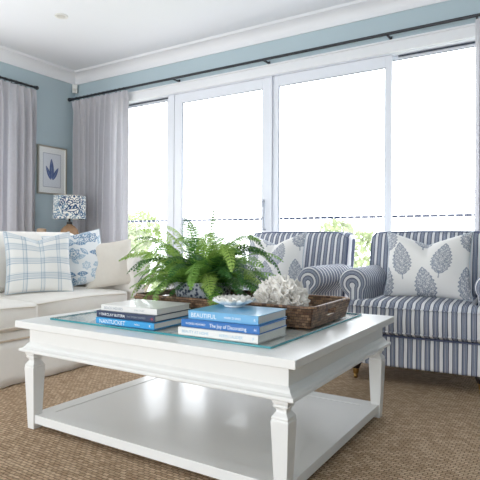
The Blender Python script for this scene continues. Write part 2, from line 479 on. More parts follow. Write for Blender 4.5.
# ---- outside: balcony, balustrade, garden
struct(MB().box(-7.5, 3, YW+T+.01, 6.5, -.16, -.04).build('trim_5', M['deck']))
bal = thing('balustrade', 'frameless glass balustrade with a thin dark rail outside the windows', 'balustrade', (-2.5, 6.32, -.04))
MB().box(-5, 5.5, -.012, .012, 1.166, 1.196).build('handrail', M['rail'], bal)
for i in range(7):
    x0 = -5+i*1.5
    MB().box(x0+.01, x0+1.49, -.005, .005, .02, 1.165).build('glass_panel', M['glass'], bal)
struct(MB().box(-40, 30, 7, 70, -4.2, -4).build('floor_1', M['ground']))

def leafball(mb, c, r, n, sz, rng):
    for _ in range(n):
        a = rng.uniform(0, 2*math.pi); u = rng.uniform(-1, 1); q = rng.uniform(.55, 1.0)**.5
        s = math.sqrt(1-u*u)
        p = Vector((c[0]+r[0]*q*s*math.cos(a), c[1]+r[1]*q*s*math.sin(a), c[2]+r[2]*q*u))
        d = Vector((rng.gauss(0, 1), rng.gauss(0, 1), rng.gauss(0, 1))).normalized()
        e = d.orthogonal().normalized(); w = sz*rng.uniform(.6, 1.3)
        mb.add([p-d*w, p-e*w*.5, p+d*w, p+e*w*.5], [(0, 1, 2, 3)])
def tree(x, y, top, rad, label, seed, n=900):
    rng = random.Random(seed)
    t = thing('garden_tree', label, 'tree', (x, y, -4), 0, "trees in the garden")
    m = MB(); h = top+4
    for k in range(9):
        a = rng.uniform(0, 6.28); rr = rad*rng.uniform(.2, .75)
        zz = h-rad*rng.uniform(.5, 2.2)
        q = rad*rng.uniform(.35, .55)
        leafball(m, (rr*math.cos(a), rr*math.sin(a), zz), (q, q, q*.7), n//6, .10, rng)
    leafball(m, (0, 0, h-rad*.5), (rad*.5, rad*.5, rad*.5), n//3, .10, rng)
    m.build('foliage', M['tree'], t)
    tr = MB().tube([(0, 0, 0), (.1, 0, h*.4), (0, .1, h-rad*.9)], [.18, .14, .07], 8)
    tr.tube([(.1, 0, h*.45), (rad*.5, .2, h-rad*1.2)], [.09, .04], 6).tube([(.05, 0, h*.5), (-rad*.5, .1, h-rad*1.1)], [.08, .03], 6)
    tr.build('trunk', M['bark'], t)
tree(-13.6, 14.6, 1.95, 1.6, 'pale leafy garden tree seen through the leftmost window pane beside the curtain', 1, 1500)
tree(-10.6, 15.5, .75, 1.5, 'low pale tree behind the potted fern, outside the window', 2)
tree(-5.1, 13.0, 1.40, 1.0, 'small rounded pale tree outside, above the gap between the two striped armchairs', 3)

# ------------------------------------------------------------------ ceiling fittings
dl = thing('downlight', 'round white recessed downlight in the ceiling', 'light fitting', (-3.80, 3.05, ZC))
m = MB(); N_ = 40; v = []; f = []
for i in range(N_):
    a = 2*math.pi*i/N_
    for (r, z) in ((.058, -.001), (.056, -.008), (.040, -.008), (.036, -.002)):
        v.append((r*math.cos(a), r*math.sin(a), z))
for i in range(N_):
    j = (i+1) % N_
    for k in range(4):
        k2 = (k+1) % 4; f.append((i*4+k, j*4+k, j*4+k2, i*4+k2))
m.add(v, f).build('trim_ring', M['plastic'], dl, smooth=False)
MB().lathe([(.036, -.004), (.036, -.001)], n=32).build('lens', M['lens'], dl)
ps = thing('motion_sensor', 'small white motion sensor box in the ceiling corner', 'sensor', (XL+.042, YW-.042, 2.655), R_(45))
V, F = rbox(.062, .04, .105, .012, m=3)
MB().add(V, F).build('sensor_housing', M['plastic'], ps, smooth=True)
V, F = rbox(.04, .012, .035, .005, m=2)
MB().add(xf(V, (0, -.023, -.018)), F).build('sensor_lens', M['lens'], ps, smooth=True)

# ------------------------------------------------------------------ curtains
def rod(name, label, a, b, wall_n, brackets, rings, fin):
    a, b, n = Vector(a), Vector(b), Vector(wall_n)
    t = thing(name, label, 'curtain rod', a, 0)
    L = b-a; d = L.normalized()
    MB().tube([(0, 0, 0), tuple(L)], .0125, 12).build('pole', M['rod'], t, smooth=False)
    for e, s in ((Vector((0, 0, 0)), -1), (L, 1)):
        if (s == -1 and 'a' not in fin) or (s == 1 and 'b' not in fin): continue
        q = [e+d*s*(k) for k in (0, .006, .012, .02, .034, .048, .054)]
        MB().tube(q, [.017, .018, .012, .02, .024, .018, .006], 12).build('finial', M['rod'], t, smooth=True)
    for k in brackets:
        p = d*k
        bk = MB()
        for (q0, q1, hh, z0, z1) in ((-.095, .004, .0075, -.0165, -.004), (-.099, -.095, .011, -.024, .010)):
            e = [p + d*a_ + n*b_ for a_ in (-hh, hh) for b_ in (q0, q1)]
            P8 = [e[0], e[1], e[3], e[2]]
            bk.add([v_+Vector((0, 0, z0)) for v_ in P8]+[v_+Vector((0, 0, z1)) for v_ in P8], [(0, 3, 2, 1), (4, 5, 6, 7), (0, 1, 5, 4), (1, 2, 6, 5), (2, 3, 7, 6), (3, 0, 4, 7)])
        bk.build('bracket', M['rod'], t)
    for k in rings:
        p = d*k; e1 = n; e2 = Vector((0, 0, 1)); pts = []
        for i in range(14):
            q = 2*math.pi*i/14; pts.append(p + Vector((0, 0, -.006)) + e1*.0195*math.cos(q) + e2*.0195*math.sin(q))
        MB().tube(pts, .0028, 6, closed=True).build('ring', M['rod'], t)
    return t
ZR = 2.515
ringsA = [.03+i*.064 for i in range(14)]
ringsB = [4.52+i*.07 for i in range(14)]
BX = lambda px: {174: 1.565, 265.5: 2.64, 388: 3.78, 476: 4.44}[px]
rod('curtain_rod', 'long black curtain rod above the sliding windows', (-5.0+.02, YW-.10, ZR), (.55, YW-.10, ZR), (0, -1, 0), [.12, BX(174), BX(265.5), BX(388), BX(476)], ringsA+ringsB, 'ab')
rod('curtain_rod', 'short black curtain rod on the left wall', (XL+.10, .2, ZR), (XL+.10, 3.60, ZR), (1, 0, 0), [.2, 1.6, 3.2], [2.62+i*.062 for i in range(13)], 'ab')

def curtain(name, label, a, b, n, ztop, lam, seed, amp=.044, zb=.012):
    rng = random.Random(seed)
    a, b, n = Vector(a), Vector(b), Vector(n); L = (b-a).length; d = (b-a).normalized()
    ph = [rng.uniform(0, 6.28) for _ in range(6)]
    nu = int(L/lam*14); nv = 40
    def fn(u, w):
        z = ztop + (zb-ztop)*w
        s = u*L
        # folds wander a little on their way down
        k = 2*math.pi/lam
        ss = s + .012*math.sin(2.2*w+ph[0]+s*9)*w + .018*math.sin(s*7+ph[1])*w
        A = amp*(.55+.45*min(1, w*6))*(.8+.25*math.sin(s*11+ph[2])+.2*math.sin(s*23+ph[5]+w*1.5))
        off = A*math.sin(k*ss+ph[3]) + .25*A*math.sin(2*k*ss+ph[4]+w)
        off += .012*math.sin(s*31+ph[4])*min(1, w*3)
        if w < .05:
            q = 1-w/.05
            off = off*(1-q*.55) + q*.5*amp*abs(math.sin(k*s/2+ph[3]/2))**8
        p = a + d*(s+.010*math.sin(k*ss*1+ph[3]+1.3)) + n*off
        return (p.x, p.y, z)
    v, f = grid_mesh(fn, nu, nv)
    o = MB().add(v, f).build(name, M['curtain'], None, smooth=True)
    prop(o, label, 'curtain', None)
    return o
curtain('curtain', 'grey pleated curtain bunched in the corner at the left end of the sliding windows', (-4.96, YW-.105, 0), (-4.06, YW-.105, 0), (0, -1, 0), ZR-.028, .088, 3)
curtain('curtain', 'grey pleated curtain on the left wall beside the framed leaf print', (XL+.105, 2.83, 0), (XL+.105, 3.61, 0), (1, 0, 0), ZR-.028, .085, 5)
curtain('curtain', 'grey pleated curtain at the far right edge, behind the right armchair', (-.555, YW-.105, 0), (.42, YW-.105, 0), (0, -1, 0), ZR-.028, .09, 9)

# ------------------------------------------------------------------ colour-attribute patterns (numpy)
def lin(c): return np.array(srgb(*c)[:3])
def mixc(base, ink, a): return base*(1-a[..., None]) + ink*a[..., None]
def sstep(e0, e1, x): t = np.clip((x-e0)/(e1-e0), 0, 1); return t*t*(3-2*t)
def paint(me, cols):
    ca = me.color_attributes.new('print', 'FLOAT_COLOR', 'POINT')
    a = np.ones((len(cols), 4), dtype=np.float32); a[:, :3] = np.clip(cols, 0, 1)
    ca.data.foreach_set('color', a.ravel())

def medallion(U, V, cx, cy, w, h, tilt, seed):
    c, s = math.cos(tilt), math.sin(tilt)
    x = ((U-cx)*c + (V-cy)*s)/w; y = (-(U-cx)*s + (V-cy)*c)/h
    t = np.clip((y+1)/2, 0, 1)
    wid = 1.55*np.sqrt(t*1.0)*(1-t)**.75*1.25
    wid = 1.30*np.sin(np.pi*t**.72)**.75
    edge = wid*(1+.09*np.sin(t*58)) - np.abs(x)
    inside = sstep(0, .06, edge)*(np.abs(y) < 1)
    rng = np.random.RandomState(seed)
    # flowers on a staggered lattice, leaves curling between
    gx, gy = x*3.0, y*5.0
    row = np.floor(gy); gx2 = gx + .5*(row % 2)
    fx = gx2-np.floor(gx2)-.5; fy = gy-row-.5
    rr = np.sqrt(fx*fx+fy*fy); th = np.arctan2(fy, fx)
    pet = rr - .34*(1+.28*np.cos(5*th+row))
    flower = (np.abs(pet) < .07) | (rr < .10) | ((pet < 0) & (np.cos(5*th+row) > .55))
    leaves = np.sin(x*17+np.sin(y*9)*2.0)*np.sin(y*21+np.abs(x)*8) > .05
    body = np.where(pet < .07, flower, leaves)
    rim = edge < .17
    a = inside*np.where(rim, .9, np.where(body, .85, .10))
    # stem below
    stem = (np.abs(x) < .08) & (y < -.9) & (y > -1.25)
    return np.clip(a + stem*.7, 0, 1)

def pat_medallion(U, V):
    base = np.ones(U.shape+(3,))*lin((234, 232, 230)); ink = lin((86, 104, 132))
    a = np.zeros(U.shape)
    for (cx, cy, tl, sd) in ((-.62, .14, .10, 1), (.36, .20, -.12, 2), (-.02, -.66, .15, 3), (-.98, .92, 0, 4), (.98, .92, .1, 5), (-1.02, -.62, 0, 6), (.96, -.62, .05, 7), (-.1, 1.25, 0, 8)):
        a = np.maximum(a, medallion(U, V, cx, cy, .185, .55, tl, sd))
    return mixc(base, ink, a*.85)

def pat_plaid(U, V):
    base = np.ones(U.shape+(3,))*lin((234, 233, 230)); ink = lin((128, 152, 174)); ink2 = lin((170, 190, 204))
    def band(T, c, ws):
        a = np.zeros(T.shape)
        for (o, w, s) in ws: a = np.maximum(a, s*(np.abs(T-c-o) < w))
        return a
    H = [(-.085, .018, .8), (-.035, .012, .55), (0.02, .035, .42), (.085, .018, .8), (.125, .008, .5)]
    W = [(-.05, .014, .8), (0, .018, .25), (.05, .014, .75)]
    a = np.zeros(U.shape); b = np.zeros(U.shape)
    for c in (.86, .46, -.04, -.56): a = np.maximum(a, band(V, c, H))
    for c in (-.98, -.46, .06, .58): b = np.maximum(b, band(U, c, W))
    return mixc(mixc(base, ink2, np.clip(b*.5+a*.4, 0, 1)), ink, np.clip(.55*a+.5*b, 0, 1))

def scatter_floral(U, V, seed, n, size, inks, base, wrap=0, line=.12, au=1.0):
    rng = np.random.RandomState(seed)
    out = np.ones(U.shape+(3,))*base
    for k in range(n):
        cx, cy = rng.uniform(-1, 1), rng.uniform(-1, 1); s = size*rng.uniform(.7, 1.25); tl = rng.uniform(0, 6.28)
        dx = (U-cx)
        if wrap: dx = (dx+1) % 2 - 1
        dx = dx*au; dy = V-cy
        x = (dx*math.cos(tl)+dy*math.sin(tl))/s; y = (-dx*math.sin(tl)+dy*math.cos(tl))/s
        ink = inks[rng.randint(len(inks))]
        if k % 3 == 0:   # flower head: ringed rosette
            r = np.sqrt(x*x+y*y); th = np.arctan2(y, x)
            e = r - .85*(1+.16*np.cos(6*th))
            m_ = e < 0
            out = np.where(m_[..., None], base, out)
            a = (np.abs(e+.04) < line*.7) | (np.abs(r-.5*(1+.2*np.cos(5*th+1))) < line*.6) | (r < .17) | ((e < 0) & (np.abs(np.sin(3*th)) < .16) & (r > .5))
            a = a & (e < .06)
        else:            # pointed leaf with a vein
            w = .42*(1-x*x)
            m_ = (np.abs(y) < w) & (np.abs(x) < 1)
            out = np.where(m_[..., None], base, out)
            half = (y > 0) & (np.sin(x*14-y*9) > -.5) if k % 2 else (np.sin(x*16-np.abs(y)*14) > -.1)
            a = m_ & ((np.abs(np.abs(y)-w) < line) | (np.abs(y) < line*.5) | half)
        out = np.where(a[..., None], ink, out)
    return out

# ------------------------------------------------------------------ pillows
def pillow(name, label, w, h, t, loc, rz, tilt, pat, matl, n=170, notch=.18, cord=None, roll=0, extra=None):
    root = thing(name, label, 'cushion', loc, rz)
    us = np.linspace(-1, 1, n); U, V = np.meshgrid(us, us)
    P = []
    for side in (-1, 1):
        X = U*(1-.075*(1-V*V)*np.abs(U)**.5)*w/2
        topcut = notch*(1-np.abs(U))**1.15*((V+1)/2)**2.2
        Z = (V*(1-.06*(1-U*U)) - topcut)*h/2
        th = np.clip((1-U**2)*(1-V**2), 0, 1)**.42*t/2
        th = th*(1+.12*np.sin(5*U+2*V)*np.cos(3*V)) * (1-.35*np.exp(-(U/.16)**2)*((V+1)/2)**3*(1 if notch > .1 else 0))
        Y = side*th
        P.append(np.stack([X, Y, Z], -1))
    verts = np.concatenate([P[0].reshape(-1, 3), P[1].reshape(-1, 3)])
    # tilt back and stand on its lower edge
    zmin = verts[:, 2].min(); verts[:, 2] -= zmin
    c, s = math.cos(roll), math.sin(roll)
    x, z = verts[:, 0].copy(), verts[:, 2]-h/2
    verts[:, 0] = c*x - s*z; verts[:, 2] = s*x + c*z + h/2
    c, s = math.cos(tilt), math.sin(tilt)
    y, z = verts[:, 1].copy(), verts[:, 2].copy()
    verts[:, 1] = c*y + s*z; verts[:, 2] = -s*y + c*z
    verts[:, 2] -= verts[:, 2].min()
    idx = np.arange(n*n).reshape(n, n)
    q = np.stack([idx[:-1, :-1], idx[:-1, 1:], idx[1:, 1:], idx[1:, :-1]], -1).reshape(-1, 4)
    faces = np.concatenate([q, q[:, ::-1]+n*n])
    me = bpy.data.meshes.new(name); me.from_pydata(verts.tolist(), [], faces.tolist()); me.update()
    cover = link('cover', me, matl, root, smooth=True)
    if pat is not None:
        cols = pat(U, V).reshape(-1, 3); paint(me, np.concatenate([cols, cols]))
    # corded edge
    A = verts[:n*n].reshape(n, n, 3)
    loop = [A[0, i] for i in range(0, n, 5)] + [A[i, n-1] for i in range(0, n, 5)] + [A[n-1, n-1-i] for i in range(0, n, 5)] + [A[n-1-i, 0] for i in range(0, n, 5)]
    pts = []
    for p in loop:
        if not pts or (Vector(p)-pts[-1]).length > .004: pts.append(Vector(p))
    MB().tube(pts, .0042, 6, closed=True).build('piping', cord or matl, root, smooth=True)
    if cord is None and pat is not None: pass
    return root

# ------------------------------------------------------------------ sofa (faces +X), world coordinates through its Empty
SX, SY = -3.14, 1.945   # centre
sofa = thing('sofa', 'cream linen slipcovered sofa with rolled arms along the left side', 'sofa', (SX, SY, 0))
# local: x forward(+), y along length
FR = .46           # front at x=+.46  -> -2.68
def soften(x, y, z): return (x, y, z)
# base + skirt
m = MB()
V, F = rbox(.90, 2.16, .20, .02, m=8); m.add(xf(V, (.0, 0, .215)), F)
m.build('base', M['linen'], sofa, smooth=True)
def skirt(x0, x1, y0, y1, z0, z1, seed):
    # closed loop of gently waving cloth
    rng = random.Random(seed); P = []
    c = [(x1, y0), (x1, y1), (x0, y1), (x0, y0)]
    for i in range(4):
        a, b = c[i], c[(i+1) % 4]; L = math.hypot(b[0]-a[0], b[1]-a[1]); k = int(L/.03)
        for j in range(k):
            t = j/k; P.append((a[0]+(b[0]-a[0])*t, a[1]+(b[1]-a[1])*t, (-(a[1]-b[1])/L, -(b[0]-a[0])/L)))
    v = []; nv = 6; n = len(P)
    for q in range(nv):
        w = q/(nv-1)
        for i, (x, y, nn) in enumerate(P):
            o = .007*w*math.sin(i*.43+seed)+.005*w*math.sin(i*1.13)
            v.append((x+nn[0]*(o+.004+.010*w), y+nn[1]*(o+.004+.010*w), z1+(z0-z1)*w))
    f = [(j*n+i, j*n+(i+1) % n, (j+1)*n+(i+1) % n, (j+1)*n+i) for j in range(nv-1) for i in range(n)]
    return MB().add(v, f)
o = skirt(-.45, .452, -1.085, 1.085, .006, .262, 2).build('skirt', M['linen'], sofa, smooth=True)
md = o.modifiers.new('t', 'SOLIDIFY'); md.thickness = .006; md.offset = -1
MB().tube([(.462, -1.085, .264), (.462, 1.085, .264)], .005, 8).build('skirt_piping', M['tan'], sofa, smooth=True)
# seat cushions
def seat_def(w, d, h, crown):
    def fn(x, y, z):
        fx = max(0, 1-(2*x/w)**2); fy = max(0, 1-(2*y/d)**2)
        z2 = z + (crown*fx**.6*fy**.6 if z > 0 else -.004*fx*fy)
        x2 = x + (.018*fy*(1-(2*z/h)**2) if x > 0 else 0)
        return (x2, y + .006*math.sin(x*9)*fy, z2)
    return fn
for (yc, xo, wd) in ((-.415, .02, .914), (.46, -.055, .822)):
    w = .76; h = .145
    V, F = rbox(w, wd, h, .028, seat_def(w, wd, h, .028), m=14)
    cu = MB().add(xf(V, (.48-w/2+xo-.02, yc, .315+h/2+.002)), F).build('seat_cushion', M['linen'], sofa, smooth=True)
    for zz in (.315+h-.020, .315+.022):
        x1 = .48+xo-.016
        pts = [(x1-.62, yc-wd/2+.004, zz+.004), (x1-.05, yc-wd/2-.000, zz+.008), (x1-.012, yc-wd/2+.014, zz+.006)] + \
              [(x1+.014*(1-(t/5)**2), yc+(wd/2-.03)*t/5, zz+.014*(1-(t/5)**2)*(1 if zz > .4 else 0)+.004) for t in range(-5, 6)] + \
              [(x1-.012, yc+wd/2-.014, zz+.006), (x1-.05, yc+wd/2, zz+.008), (x1-.62, yc+wd/2-.004, zz+.004)]
        MB().tube(pts, .0042, 6).build('piping', M['linen2'], cu, smooth=True)
# back: padded rest with rolled top
def back_def(x, y, z):
    e = abs(y)/1.06
    z2 = z - .035*max(0, e-.9)/.1*(1 if z > 0 else 0)
    x2 = x - (z+.28)*.16 + (.02*math.cos(y*3.5)*(1-(z/.30)**2) if x > 0 else 0)
    return (x2, y, z2)
V, F = rbox(.22, 2.06, .60, .085, back_def, m=16)
MB().add(xf(V, (-.29, 0, .602)), F).build('backrest', M['linen'], sofa, smooth=True)
for yc in (-.45, .45):
    def bc(x, y, z):
        fy = max(0, 1-(2*y/.9)**2); fz = max(0, 1-(2*z/.42)**2)
        return (x+(.05*fy**.5*fz**.5 if x > 0 else 0)-(z+.2)*.18, y, z+.012*fy*(1 if z > 0 else 0))
    V, F = rbox(.13, .88, .40, .055, bc, m=12)
    MB().add(xf(V, (-.14, yc, .475+.205)), F).build('back_cushion', M['linen'], sofa, smooth=True)
def roll_arm(L, z_top, rr, inner, zb, taper=0):
    """arm profile in local (a = outwards, z); extruded along length L with softened ends"""
    prof = []
    cz = z_top-rr; ca = inner+rr*.95
    prof.append((inner+.015, zb)); prof.append((inner+.015, cz-rr*.9)); prof.append((inner+.010, cz-rr*.5))
    for i in range(0, 19):
        a = R_(200-i*13.2); prof.append((ca+rr*math.cos(a), cz+rr*math.sin(a)))
    prof.append((ca+rr*.30, cz-rr*1.15)); prof.append((ca+rr*.28, zb))
    return prof
def arm_mesh(prof, y0, y1, side, rnd=.03, along='x', shr=.11):
    n = len(prof); ca = sum(p[0] for p in prof)/n; cz = sum(p[1] for p in prof)/n
    st = []; run = []
    if along == 'y':
        for i in range(8): st.append((y0-.004*i/8, .06+(1-shr-.06)*i/8)); run.append(y0-rnd*.3-.11*(1-st[-1][1]))
    rb = [(y0+rnd*(1-math.cos(b)), 1-shr*(1-math.sin(b))) for b in [math.pi/2*i/9 for i in range(10)]]
    for q in rb: st.append(q); run.append(q[0]-rnd*.3-.11*(1-q[1]) if along == 'y' else q[0])
    k = 14
    for i in range(1, k+1): st.append((y0+rnd+(y1-y0-rnd)*i/k, 1.0)); run.append(st[-1][0]-rnd*.3)
    v = []
    for (y, s) in st:
        for (a, z) in prof:
            aa = ca+(a-ca)*s; zz = (cz+(z-cz)*s) if z > .3 else z
            v.append((side*aa, y, zz) if along == 'y' else (-y, side*aa, zz))
    f = [(j*n+i, j*n+(i+1) % n, (j+1)*n+(i+1) % n, (j+1)*n+i) for j in range(len(st)-1) for i in range(n)]
    f += [tuple(range(n)), tuple(range((len(st)-1)*n, len(st)*n))]
    mb = MB().add(v, f); mb.run = [q for q in run for _ in range(n)]
    return mb
pr = roll_arm(.8, .735, .105, .895, .02)
for s in (-1, 1):
    arm_mesh(pr, -.42, .40, s, .035, 'x').build('arm', M['linen2'] if 0 else M['linen'], sofa, smooth=True)

SC_Z = .492
pillow('throw_pillow', 'white pillow with blue plaid check, leftmost on the cream sofa', .435, .44, .18, (-2.985, 2.235, SC_Z-.010), R_(62), R_(19), pat_plaid, M['pil'], notch=.27, cord=M['pipe_w'], roll=R_(0))
toile = lambda U, V: scatter_floral(U, V, 5, 64, .19, [lin((112, 144, 176)), lin((148, 174, 198)), lin((176, 196, 212))], lin((232, 234, 236)), line=.15)
pillow('throw_pillow', 'white pillow with blue flower sprigs, between the plaid and plain pillows', .42, .41, .13, (-2.985, 2.56, SC_Z-.015), R_(60), R_(18), toile, M['pil'], notch=.06, cord=M['pipe_w'], roll=R_(9))
pillow('throw_pillow', 'plain oatmeal linen pillow against the right arm of the cream sofa', .37, .35, .13, (-2.865, 2.745, SC_Z-.02), R_(48), R_(16), None, M['linen2'], notch=.02, roll=R_(7))

# ------------------------------------------------------------------ side table, lamp, canister, picture
st = thing('side_table', 'pale timber side table in the corner behind the sofa', 'table', (-4.50, 3.68, 0))
m = MB(); m.box(-.31, .31, -.26, .26, .69, .72); m.build('tabletop', M['timber'], st, bevel=.004)
for sx in (-1, 1):
    for sy in (-1, 1):
        MB().box(sx*.27-.02, sx*.27+.02, sy*.22-.02, sy*.22+.02, 0, .69).build('leg', M['timber'], st, bevel=.003)
MB().box(-.25, .25, -.20, .20, .20, .22).build('shelf', M['timber'], st, bevel=.003)
lamp = thing('table_lamp', 'table lamp with blue leafy floral drum shade and timber base', 'lamp', (-4.515, 3.745, .72))
MB().lathe([(.06, 0), (.075, .005), (.078, .02), (.05, .04), (.06, .07), (.090, .13), (.098, .18), (.088, .225), (.055, .262), (.034, .275), (.030, .285)], n=40).build('base', M['rattan2'], lamp, smooth=True)
MB().lathe([(.028, .285), (.030, .29), (.030, .308), (.012, .312), (.010, .42)], n=24).build('socket', M['darkwood'], lamp, smooth=False)
nu, nv = 420, 120
us = np.linspace(-1, 1, nu, endpoint=False); vs = np.linspace(-1, 1, nv); U, V = np.meshgrid(us, vs)
rr = .170 - .003*V
th = U*math.pi
vv = np.stack([rr*np.cos(th), rr*np.sin(th), .465+V*.125], -1).reshape(-1, 3)
idx = np.arange(nu*nv).reshape(nv, nu); nx = np.roll(idx, -1, axis=1)
ff = np.stack([idx[:-1], nx[:-1], nx[1:], idx[1:]], -1).reshape(-1, 4)
me = bpy.data.meshes.new('lamp_shade'); me.from_pydata(vv.tolist(), [], ff.tolist()); me.update()
paint(me, scatter_floral(U, V, 11, 54, .66, [lin((58, 84, 120)), lin((84, 112, 142)), lin((120, 146, 166))], lin((228, 228, 222)), wrap=1, line=.10, au=4.2).reshape(-1, 3))
o = link('lamp_shade', me, M['shade'], lamp, smooth=True)
md = o.modifiers.new('t', 'SOLIDIFY'); md.thickness = .002
MB().tube([(.167, 0, .59)]+[(.167*math.cos(a), .167*math.sin(a), .59) for a in [2*math.pi*i/48 for i in range(1, 48)]], .002, 6, closed=True).tube([(.012, 0, .42), (.167, 0, .586)], .0015, 6).tube([(-.012, 0, .42), (-.167, 0, .586)], .0015, 6).build('shade_ring', M['silver'], lamp)
cn = thing('canister', 'small turned timber canister beside the lamp, behind the sofa', 'canister', (-4.745, 3.565, .72))
MB().lathe([(.042, 0), (.046, .005), (.046, .19), (.043, .195)], n=32).build('body', M['timber'], cn, smooth=False)
MB().lathe([(.047, .196), (.049, .200), (.049, .228), (.040, .236), (.012, .24)], n=32).build('lid', M['timber'], cn, smooth=False)

pic = thing('framed_print', 'silver framed print of three blue leaves on the left wall', 'picture', (XL+.001, 3.908, 1.638), R_(90))
# local: x to the right when seen from the room, -y towards the room
pw, ph = .20, .278
def frame(x, z, t, d0, d1):
    m = MB(); m.box(-x, x, d0, d1, z-t, z).box(-x, x, d0, d1, -z, -z+t).box(-x, -x+t, d0, d1, -z+t, z-t).box(x-t, x, d0, d1, -z+t, z-t); return m
frame(pw, ph, .016, -.030, 0).build('frame', M['silver'], pic, bevel=.003)
frame(pw-.0162, ph-.0162, .004, -.022, 0).build('slip', M['white'], pic)
nu, nv = 150, 210
us = np.linspace(-1, 1, nu); vs = np.linspace(-1, 1, nv); U, V = np.meshgrid(us, vs)
X = U*(pw-.02); Z = V*(ph-.02)
cols = np.ones(U.shape+(3,))*lin((234, 236, 236))
inb = (np.abs(X) < .118) & (np.abs(Z) < .190)
cols[inb] = lin((222, 226, 232))
edge = ((np.abs(np.abs(X)-.120) < .0022) & (np.abs(Z) < .192)) | ((np.abs(np.abs(Z)-.192) < .0022) & (np.abs(X) < .122))
cols[edge] = lin((150, 156, 170))
for (cx, cz, ang, L, W) in ((-.005, .02, 0.03, .115, .030), (-.048, -.03, .42, .085, .022), (.047, -.035, -.50, .085, .022)):
    x = (X-cx)*math.cos(ang)+(Z-cz)*math.sin(ang); y = -(X-cx)*math.sin(ang)+(Z-cz)*math.cos(ang)
    t = np.clip(y/L, -1, 1); w = W*(1-t*t)**.7*(1-.25*t)
    ins = (np.abs(x) < w) & (np.abs(y) < L)
    vein = (np.abs(x) < .0018) | (np.abs(np.sin((y-np.abs(x)*.9)*210)) < .22)
    cols[ins] = lin((74, 92, 140)); cols[ins & vein] = lin((140, 156, 190))
me = bpy.data.meshes.new('artwork')
vv = np.stack([X, np.full(X.shape, -.012), Z], -1).reshape(-1, 3)
idx = np.arange(nu*nv).reshape(nv, nu)
ff = np.stack([idx[:-1, :-1], idx[:-1, 1:], idx[1:, 1:], idx[1:, :-1]], -1).reshape(-1, 4)
me.from_pydata(vv.tolist(), [], ff.tolist()); me.update(); paint(me, cols.reshape(-1, 3))
link('artwork', me, M['paper'], pic)
MB().box(-pw+.017, pw-.017, -.0175, -.0155, -ph+.017, ph-.017).build('glazing', M['glass'], pic)

# ------------------------------------------------------------------ coffee table
TX0, TX1, TY0, TY1, TH = -2.075, -.690, 1.420, 2.505, .482
tcx, tcy = -1.3815, 1.9700; hw, hd = .6940, .5480
ct = thing('coffee_table', 'white painted square coffee table with lower shelf and tapered legs', 'table', (tcx, tcy, 0))
MB().box(-hw, hw, -hd, hd, TH-.030, TH).build('tabletop', M['table'], ct, bevel=.0025)
def ring_mould(prof, name):
    # prof: (inset, z) outline closed, swept round the rectangle
    v = []; k = len(prof)
    for (sx, sy) in ((-1, -1), (1, -1), (1, 1), (-1, 1)):
        for (o, z) in prof: v.append((sx*(hw-o), sy*(hd-o), z))
    f = []
    for c in range(4):
        for i in range(k):
            j = (i+1) % k; c2 = (c+1) % 4
            f.append((c*k+i, c2*k+i, c2*k+j, c*k+j))
    return MB().add(v, f).build(name, M['table'], ct)
ring_mould([(.045, .452), (.045, .372), (.075, .372), (.075, .452)], 'apron')
ring_mould([(.041, .452), (.041, .445), (.0451, .439), (.0451, .452)], 'bead')
ring_mould([(.044, .384), (.040, .380), (.034, .374), (.030, .366), (.022, .360), (.014, .358), (.012, .354), (.012, .347), (.016, .343), (.060, .343), (.060, .384)], 'moulding')
for sx in (-1, 1):
    for sy in (-1, 1):
        lx, ly = sx*(hw-.067), sy*(hd-.056)
        prof = [(.0205, 0), (.0315, .268), (.0315, .274), (.0285, .278), (.0300, .282), (.0300, .286), (.0200, .300), (.0185, .306), (.0200, .312), (.0270, .318), (.0270, .322), (.0240, .325), (.0290, .331), (.0290, .343)]
        MB().lathe(prof, (lx, ly, 0), sq=True).build('leg', M['table'], ct, bevel=.0012, seg=1)
# shelf: frame border with sunk panel
sh_x, sh_y = hw-.052, hd-.042
b = .075
m = MB()
m.box(-sh_x+.035, sh_x-.035, -sh_y, -sh_y+b, .025, .063).box(-sh_x+.035, sh_x-.035, sh_y-b, sh_y, .025, .063)
m.box(-sh_x, -sh_x+b, -sh_y+.035, sh_y-.035, .0252, .0628).box(sh_x-b, sh_x, -sh_y+.035, sh_y-.035, .0252, .0628)
o = m.build('shelf', M['table'], ct, bevel=.0015)
MB().box(-sh_x+b-.002, sh_x-b+.002, -sh_y+b-.002, sh_y-b+.002, .030, .0600).build('panel', M['table'], o)
# glass plate lying on the top
GX0, GX1, GY0, GY1 = -1.962, -.826, 1.522, 2.446
GZ = TH+.009
gp = thing('glass_top', 'clear glass plate with aqua edges on the coffee table', 'glass', ((GX0+GX1)/2, (GY0+GY1)/2, TH+.0006))
gw, gd = (GX1-GX0)/2, (GY1-GY0)/2
MB().box(-gw+.0012, gw-.0012, -gd+.0012, gd-.0012, 0, .0084).build('plate', M['tglass'], gp)
v = []; prof = [(0, 0.0), (0, .0074), (.0011, .0084), (.0011, .0)]
for (sx, sy) in ((-1, -1), (1, -1), (1, 1), (-1, 1)):
    for (o_, z) in prof: v.append((sx*(gw-o_), sy*(gd-o_), z))
f = [(c*4+i, ((c+1) % 4)*4+i, ((c+1) % 4)*4+(i+1) % 4, c*4+(i+1) % 4) for c in range(4) for i in range(4)]
MB().add(v, f).build('edge', M['glass_edge'], gp, label='aqua polished glass edge')

